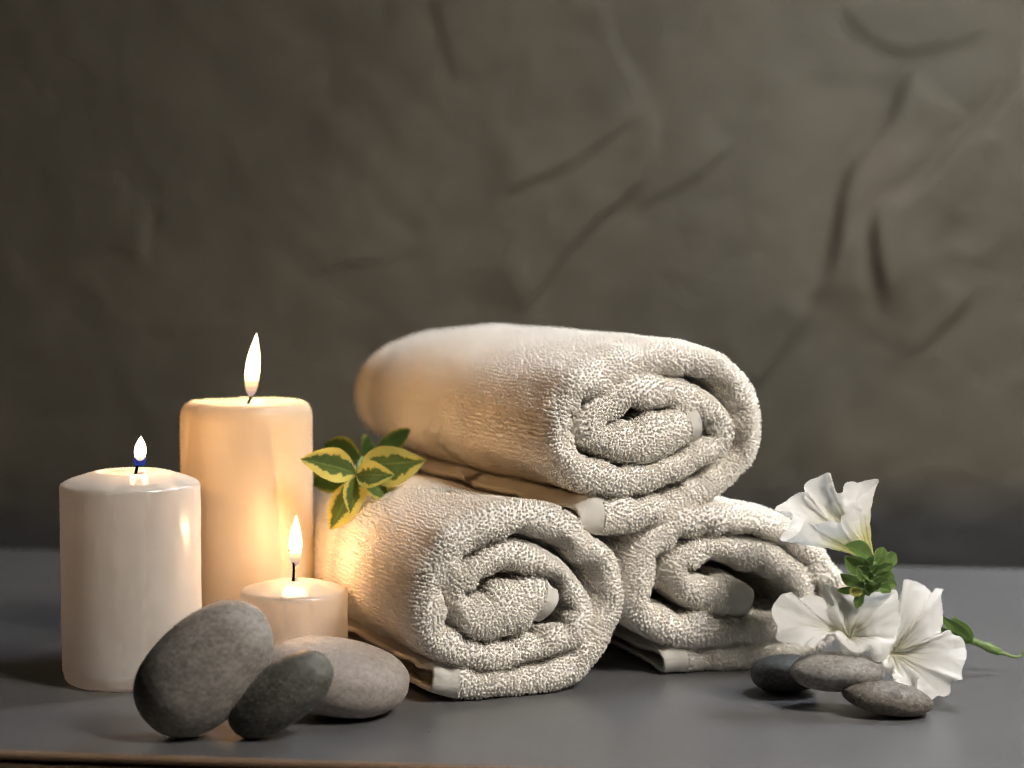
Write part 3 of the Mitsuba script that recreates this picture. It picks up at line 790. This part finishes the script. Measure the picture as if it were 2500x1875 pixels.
cs = Crop(1860, 1400, 3.456)
YR = 0.965
g0 = ground(*cs(2000, 672))
s_pts = [at1(*cs(1480, 470), YR), at1(*cs(1650, 530), YR), at1(*cs(1800, 580), YR), at1(*cs(1960, 645), YR), at1(*cs(2010, 668), YR)]
add('flower_stem__stem', tube(spline(s_pts, 24), np.concatenate([np.linspace(0.0016, 0.0019, 18), np.linspace(0.0026, 0.0019, 6)])), 'stem_material')
add('flower_stem__root', tube(spline([s_pts[-1], at1(*cs(2080, 690), YR), at1(*cs(2150, 705), YR), at1(*cs(2190, 690), YR), at1(*cs(2196, 650), YR)], 20), np.linspace(0.0011, 0.0005, 20)), 'stem_material')
for k, (bx, by, tx, ty, w, d0, d1, roll) in enumerate([(1790, 572, 1600, 385, 105, 0, 0.006, 20), (1780, 575, 1500, 355, 115, -0.002, -0.006, -10), (1690, 550, 1470, 440, 90, -0.003, -0.008, -30), (1770, 580, 1570, 520, 60, -0.004, -0.008, -40), (1720, 545, 1610, 360, 70, 0.001, 0.008, 40)]):
    leaf('flower_stem__' + num('leaf', k), at1(*cs(bx, by), YR + d0), at1(*cs(tx, ty), YR + d1), w / cs.k / F * YR, 'green_leaf_material', roll, 0.45, 0.05, seed=60 + k)
tag('flower_stem', 'green stem with a few leaves lying on the table at far right, behind the flowers', 'plant stem')


def corolla(key, cvt, y0, curves, mat, seed, nt=46, nth=220, crinkle=0.00042):
    """A trumpet flower lofted through closed curves from the tube's base to the petals' edge. Each curve: list of (x, y, depth) in crop pixels and metres."""
    rings = []
    for c in curves:
        pts = np.array([at1(*cvt(x, y), y0 + d) for x, y, d in c])
        p = np.vstack([pts, pts[:1]])
        if len(c) >= 8:
            t = np.arange(len(p))
            rings.append(CubicSpline(np.linspace(0, 1, len(p)), p, bc_type='periodic')(np.arange(nth) / nth))
        else:
            rings.append(CubicSpline(np.linspace(0, 1, len(p)), p, bc_type='periodic')(np.arange(nth) / nth))
    R = np.array(rings)
    d = np.concatenate([[0], np.cumsum([np.linalg.norm(R[k + 1] - R[k], axis=1).mean() for k in range(len(R) - 1)])])
    d /= d[-1]
    t = np.linspace(0, 1, nt)
    V = CubicSpline(d, R, axis=0)(t) if len(R) > 2 else R[0] + t[:, None, None] * (R[1] - R[0])
    th = np.arange(nth) / nth
    e1, e2 = np.gradient(V, axis=0), np.gradient(V, axis=1)
    n = np.cross(e1, e2)
    n /= np.linalg.norm(n, axis=-1, keepdims=True) + 1e-12
    TT, TH = np.meshgrid(t, th, indexing='ij')
    cr = meshkit.fbm(V * 420, 3, seed=seed) - 0.5
    long = meshkit.noise(np.stack([TH * 60, TT * 2.0, 0 * TT], -1), seed=seed + 1) - 0.5
    V = V + n * ((crinkle * 2.2 * cr + crinkle * 0.35 * long) * sstep(0.05, 0.4, TT) * (1 + 0.8 * TT))[..., None]
    ruf = np.sin(2 * np.pi * (TH * 13 + 3.2 * meshkit.noise(np.stack([TH * 9, 0 * TH, 0 * TH], -1), seed=seed + 4)))
    V = V + n * (0.0009 * ruf * TT ** 6)[..., None]
    for f, amp in ((7, 0.0055), (16, 0.0028)):      # petals wave and curl towards their edges, each in its own way
        g = np.arange(f)
        wv = CubicSpline(np.arange(f + 1) / f, np.random.default_rng(seed + f).uniform(-1, 1, f)[np.append(g, 0)], bc_type='periodic')(TH)
        V = V + n * (amp * wv * TT ** 3.5 * 0.45)[..., None]
    V = np.concatenate([V, V[:, :1]], 1)
    uv = np.stack(np.broadcast_arrays(np.linspace(0, 1, nth + 1)[None], t[:, None]), -1)
    add(key, (V.reshape(-1, 3), grid_faces(nt, nth + 1)), mat, uv=uv.reshape(-1, 2))


def ellipse_ring(cx, cy, d, ax, ay, dz, n, phase=0.0, turn=1):
    """Closed ring: centre, half axes ax (towards angle 0) and ay (pixel vectors), depth swing dz along the sine."""
    out = []
    for k in range(n):
        a = phase + turn * 2 * math.pi * k / n
        out.append((cx + ax[0] * math.cos(a) + ay[0] * math.sin(a), cy + ax[1] * math.cos(a) + ay[1] * math.sin(a), d + dz * math.sin(a)))
    return out


# upper flower: a trumpet that opens to the upper left; order: right lobe, top lobe, left back lobe, front left lobe, front right lobe
EA = [(960, 430, 0.006), (1080, 330, 0.010), (1182, 213, 0.014), (1060, 218, 0.018), (950, 250, 0.018), (870, 238, 0.016), (812, 275, 0.014), (800, 350, 0.012),
      (735, 285, 0.016), (680, 205, 0.020), (690, 150, 0.016), (630, 150, 0.020), (560, 185, 0.022), (470, 220, 0.022), (440, 295, 0.020), (455, 385, 0.016),
      (395, 348, 0.018), (310, 365, 0.018), (235, 430, 0.014), (150, 478, 0.010), (190, 530, 0.006), (300, 568, 0.004),
      (290, 640, -0.002), (285, 700, -0.006), (225, 740, -0.010), (225, 795, -0.014), (300, 790, -0.015), (370, 715, -0.014), (440, 615, -0.013), (530, 650, -0.014), (640, 640, -0.015), (730, 632, -0.015), (778, 645, -0.014),
      (815, 590, -0.014), (870, 520, -0.013), (915, 460, -0.010), (965, 446, -0.006), (992, 485, -0.002), (980, 540, 0.002), (955, 560, 0.004)]
nA = len(EA)
MA = []
for k, (x, y, d) in enumerate(EA):
    f = 0.50
    MA.append((855 + (x - 600) * 0.42, 790 + (y - 520) * 0.40 + (10 if d < -0.008 else 0), d * 0.55))
BA = [(1030 + (x - 600) * 0.16, 960 + (y - 520) * 0.13, d * 0.25) for x, y, d in EA]
BB = [(1110 + (x - 600) * 0.06, 1050 + (y - 520) * 0.05, d * 0.12) for x, y, d in EA]
corolla('white_flower__corolla', cg, 0.925, [BB, BA, MA, EA], 'trumpet_material', 5)
for k, (dx, dy) in enumerate([(-60, -70), (40, -60), (-20, 10)]):
    leaf('white_flower__' + num('sepal', k), at1(*cg(1125, 1060), 0.925), at1(*cg(1000 + dx, 930 + dy), 0.921 - 0.002 * k), 0.0045, 'green_leaf_material', 10 - 20 * k, 0.5, 0.08, seed=90 + k)
tag('white_flower', 'white trumpet flower seen from the side, uppermost, leaning on the lower right towel', 'flower', 'white flowers')

# lower left flower, open towards the camera
EB = [(82, 340, -0.002), (100, 260, 0.002), (150, 208, 0.006), (210, 178, 0.008), (265, 185, 0.008), (290, 232, 0.006), (350, 204, 0.010), (430, 216, 0.012), (500, 268, 0.012), (528, 298, 0.008), (600, 290, 0.006),
      (628, 235, 0.012), (590, 172, 0.016), (540, 132, 0.016), (640, 150, 0.020), (760, 195, 0.022), (900, 180, 0.022), (1020, 145, 0.020), (1120, 142, 0.016), (1158, 200, 0.010), (1172, 340, 0.006), (1165, 430, 0.002),
      (1120, 540, -0.004), (1060, 650, -0.012), (1000, 728, -0.018), (940, 736, -0.020), (890, 692, -0.020), (845, 742, -0.021), (780, 736, -0.021), (700, 708, -0.021), (630, 650, -0.021), (575, 570, -0.019),
      (540, 560, -0.018), (480, 580, -0.019), (400, 602, -0.019), (330, 582, -0.018), (250, 594, -0.017), (165, 588, -0.014), (128, 545, -0.010), (120, 440, -0.006)]
MB = []
TB = (735, 545)
for k, (x, y, d) in enumerate(EB):
    if y > 480:      # the front lobes rise to a crest before they fall to the edge
        cy = np.interp(x, [120, 300, 480, 560, 620, 700, 760, 850, 950, 1060], [450, 500, 520, 480, 462, 540, 606, 608, 582, 560])
        MB.append((TB[0] + (x - TB[0]) * (0.62 if x < 500 else 0.88), cy, d * (0.55 if x < 500 else 0.9)))
    else:
        MB.append((TB[0] + (x - TB[0]) * 0.55, TB[1] + (y - TB[1]) * 0.55, d * 0.3 + 0.002))
BB_ = [(TB[0] + (x - TB[0]) * 0.12, TB[1] + (y - TB[1]) * 0.10, 0.010 + d * 0.2) for x, y, d in EB]
B0_ = [(TB[0] + 20 + (x - TB[0]) * 0.06, TB[1] + 60 + (y - TB[1]) * 0.05, 0.027 + d * 0.1) for x, y, d in EB]
corolla('white_flower_001__corolla', cs, 0.900, [B0_, BB_, MB, EB], 'petal_material', 15)
tag('white_flower_001', 'open white flower facing the camera, lying on the small stones', 'flower', 'white flowers')

# lower right flower
EC = [(1165, 430, 0.006), (1172, 300, 0.010), (1160, 180, 0.014), (1200, 105, 0.016), (1215, 62, 0.014), (1300, 92, 0.020), (1400, 145, 0.022), (1448, 215, 0.020), (1450, 140, 0.022), (1490, 115, 0.022), (1542, 130, 0.020),
      (1522, 220, 0.016), (1526, 320, 0.014), (1512, 450, 0.008), (1492, 522, 0.004), (1540, 504, 0.004), (1620, 512, 0.006), (1700, 580, 0.006), (1726, 660, 0.002), (1702, 760, -0.004), (1686, 850, -0.010), (1694, 902, -0.016),
      (1600, 908, -0.014), (1592, 970, -0.016), (1545, 1022, -0.018), (1490, 1020, -0.018), (1412, 1046, -0.020), (1372, 980, -0.021), (1352, 900, -0.020), (1345, 852, -0.018), (1285, 885, -0.020), (1270, 930, -0.021), (1212, 960, -0.021),
      (1150, 930, -0.020), (1138, 880, -0.018), (1050, 892, -0.014), (1012, 800, -0.010), (992, 735, -0.006), (1030, 680, -0.002), (1110, 560, 0.002)]
TC = (1090, 670)
MC = []
for x, y, d in EC:
    if y > 730 and x < 1150:
        MC.append((TC[0] + (x - TC[0]) * 0.6, TC[1] + (y - TC[1]) * 0.35, d * 0.7))
    else:
        MC.append((TC[0] + (x - TC[0]) * 0.52, TC[1] + (y - TC[1]) * 0.50, d * 0.35 - 0.001))
BC = [(TC[0] + (x - TC[0]) * 0.12, TC[1] + (y - TC[1]) * 0.10, 0.008 + d * 0.2) for x, y, d in EC]
C0 = [(TC[0] - 40 + (x - TC[0]) * 0.06, TC[1] + 15 + (y - TC[1]) * 0.05, 0.026 + d * 0.1) for x, y, d in EC]
corolla('white_flower_002__corolla', cs, 0.905, [C0, BC, MC, EC], 'petal_material', 25)
tag('white_flower_002', 'open white flower at lower right, its petals drooping onto the table', 'flower', 'white flowers')

# a crumb on the tabletop
m = trimesh.creation.icosphere(subdivisions=2)
v = np.array(m.vertices) * (0.7 + 0.6 * meshkit.noise(np.array(m.vertices) * 2, seed=2))[:, None] * np.array([0.0006, 0.0005, 0.0005])
add('crumb', (v + ground(1047, 1785) + [0, 0, 0.0004], np.array(m.faces)), 'weave_material', smooth=False)
tag('crumb', 'tiny white crumb on the bare grey tabletop in front of the towels', 'crumb')
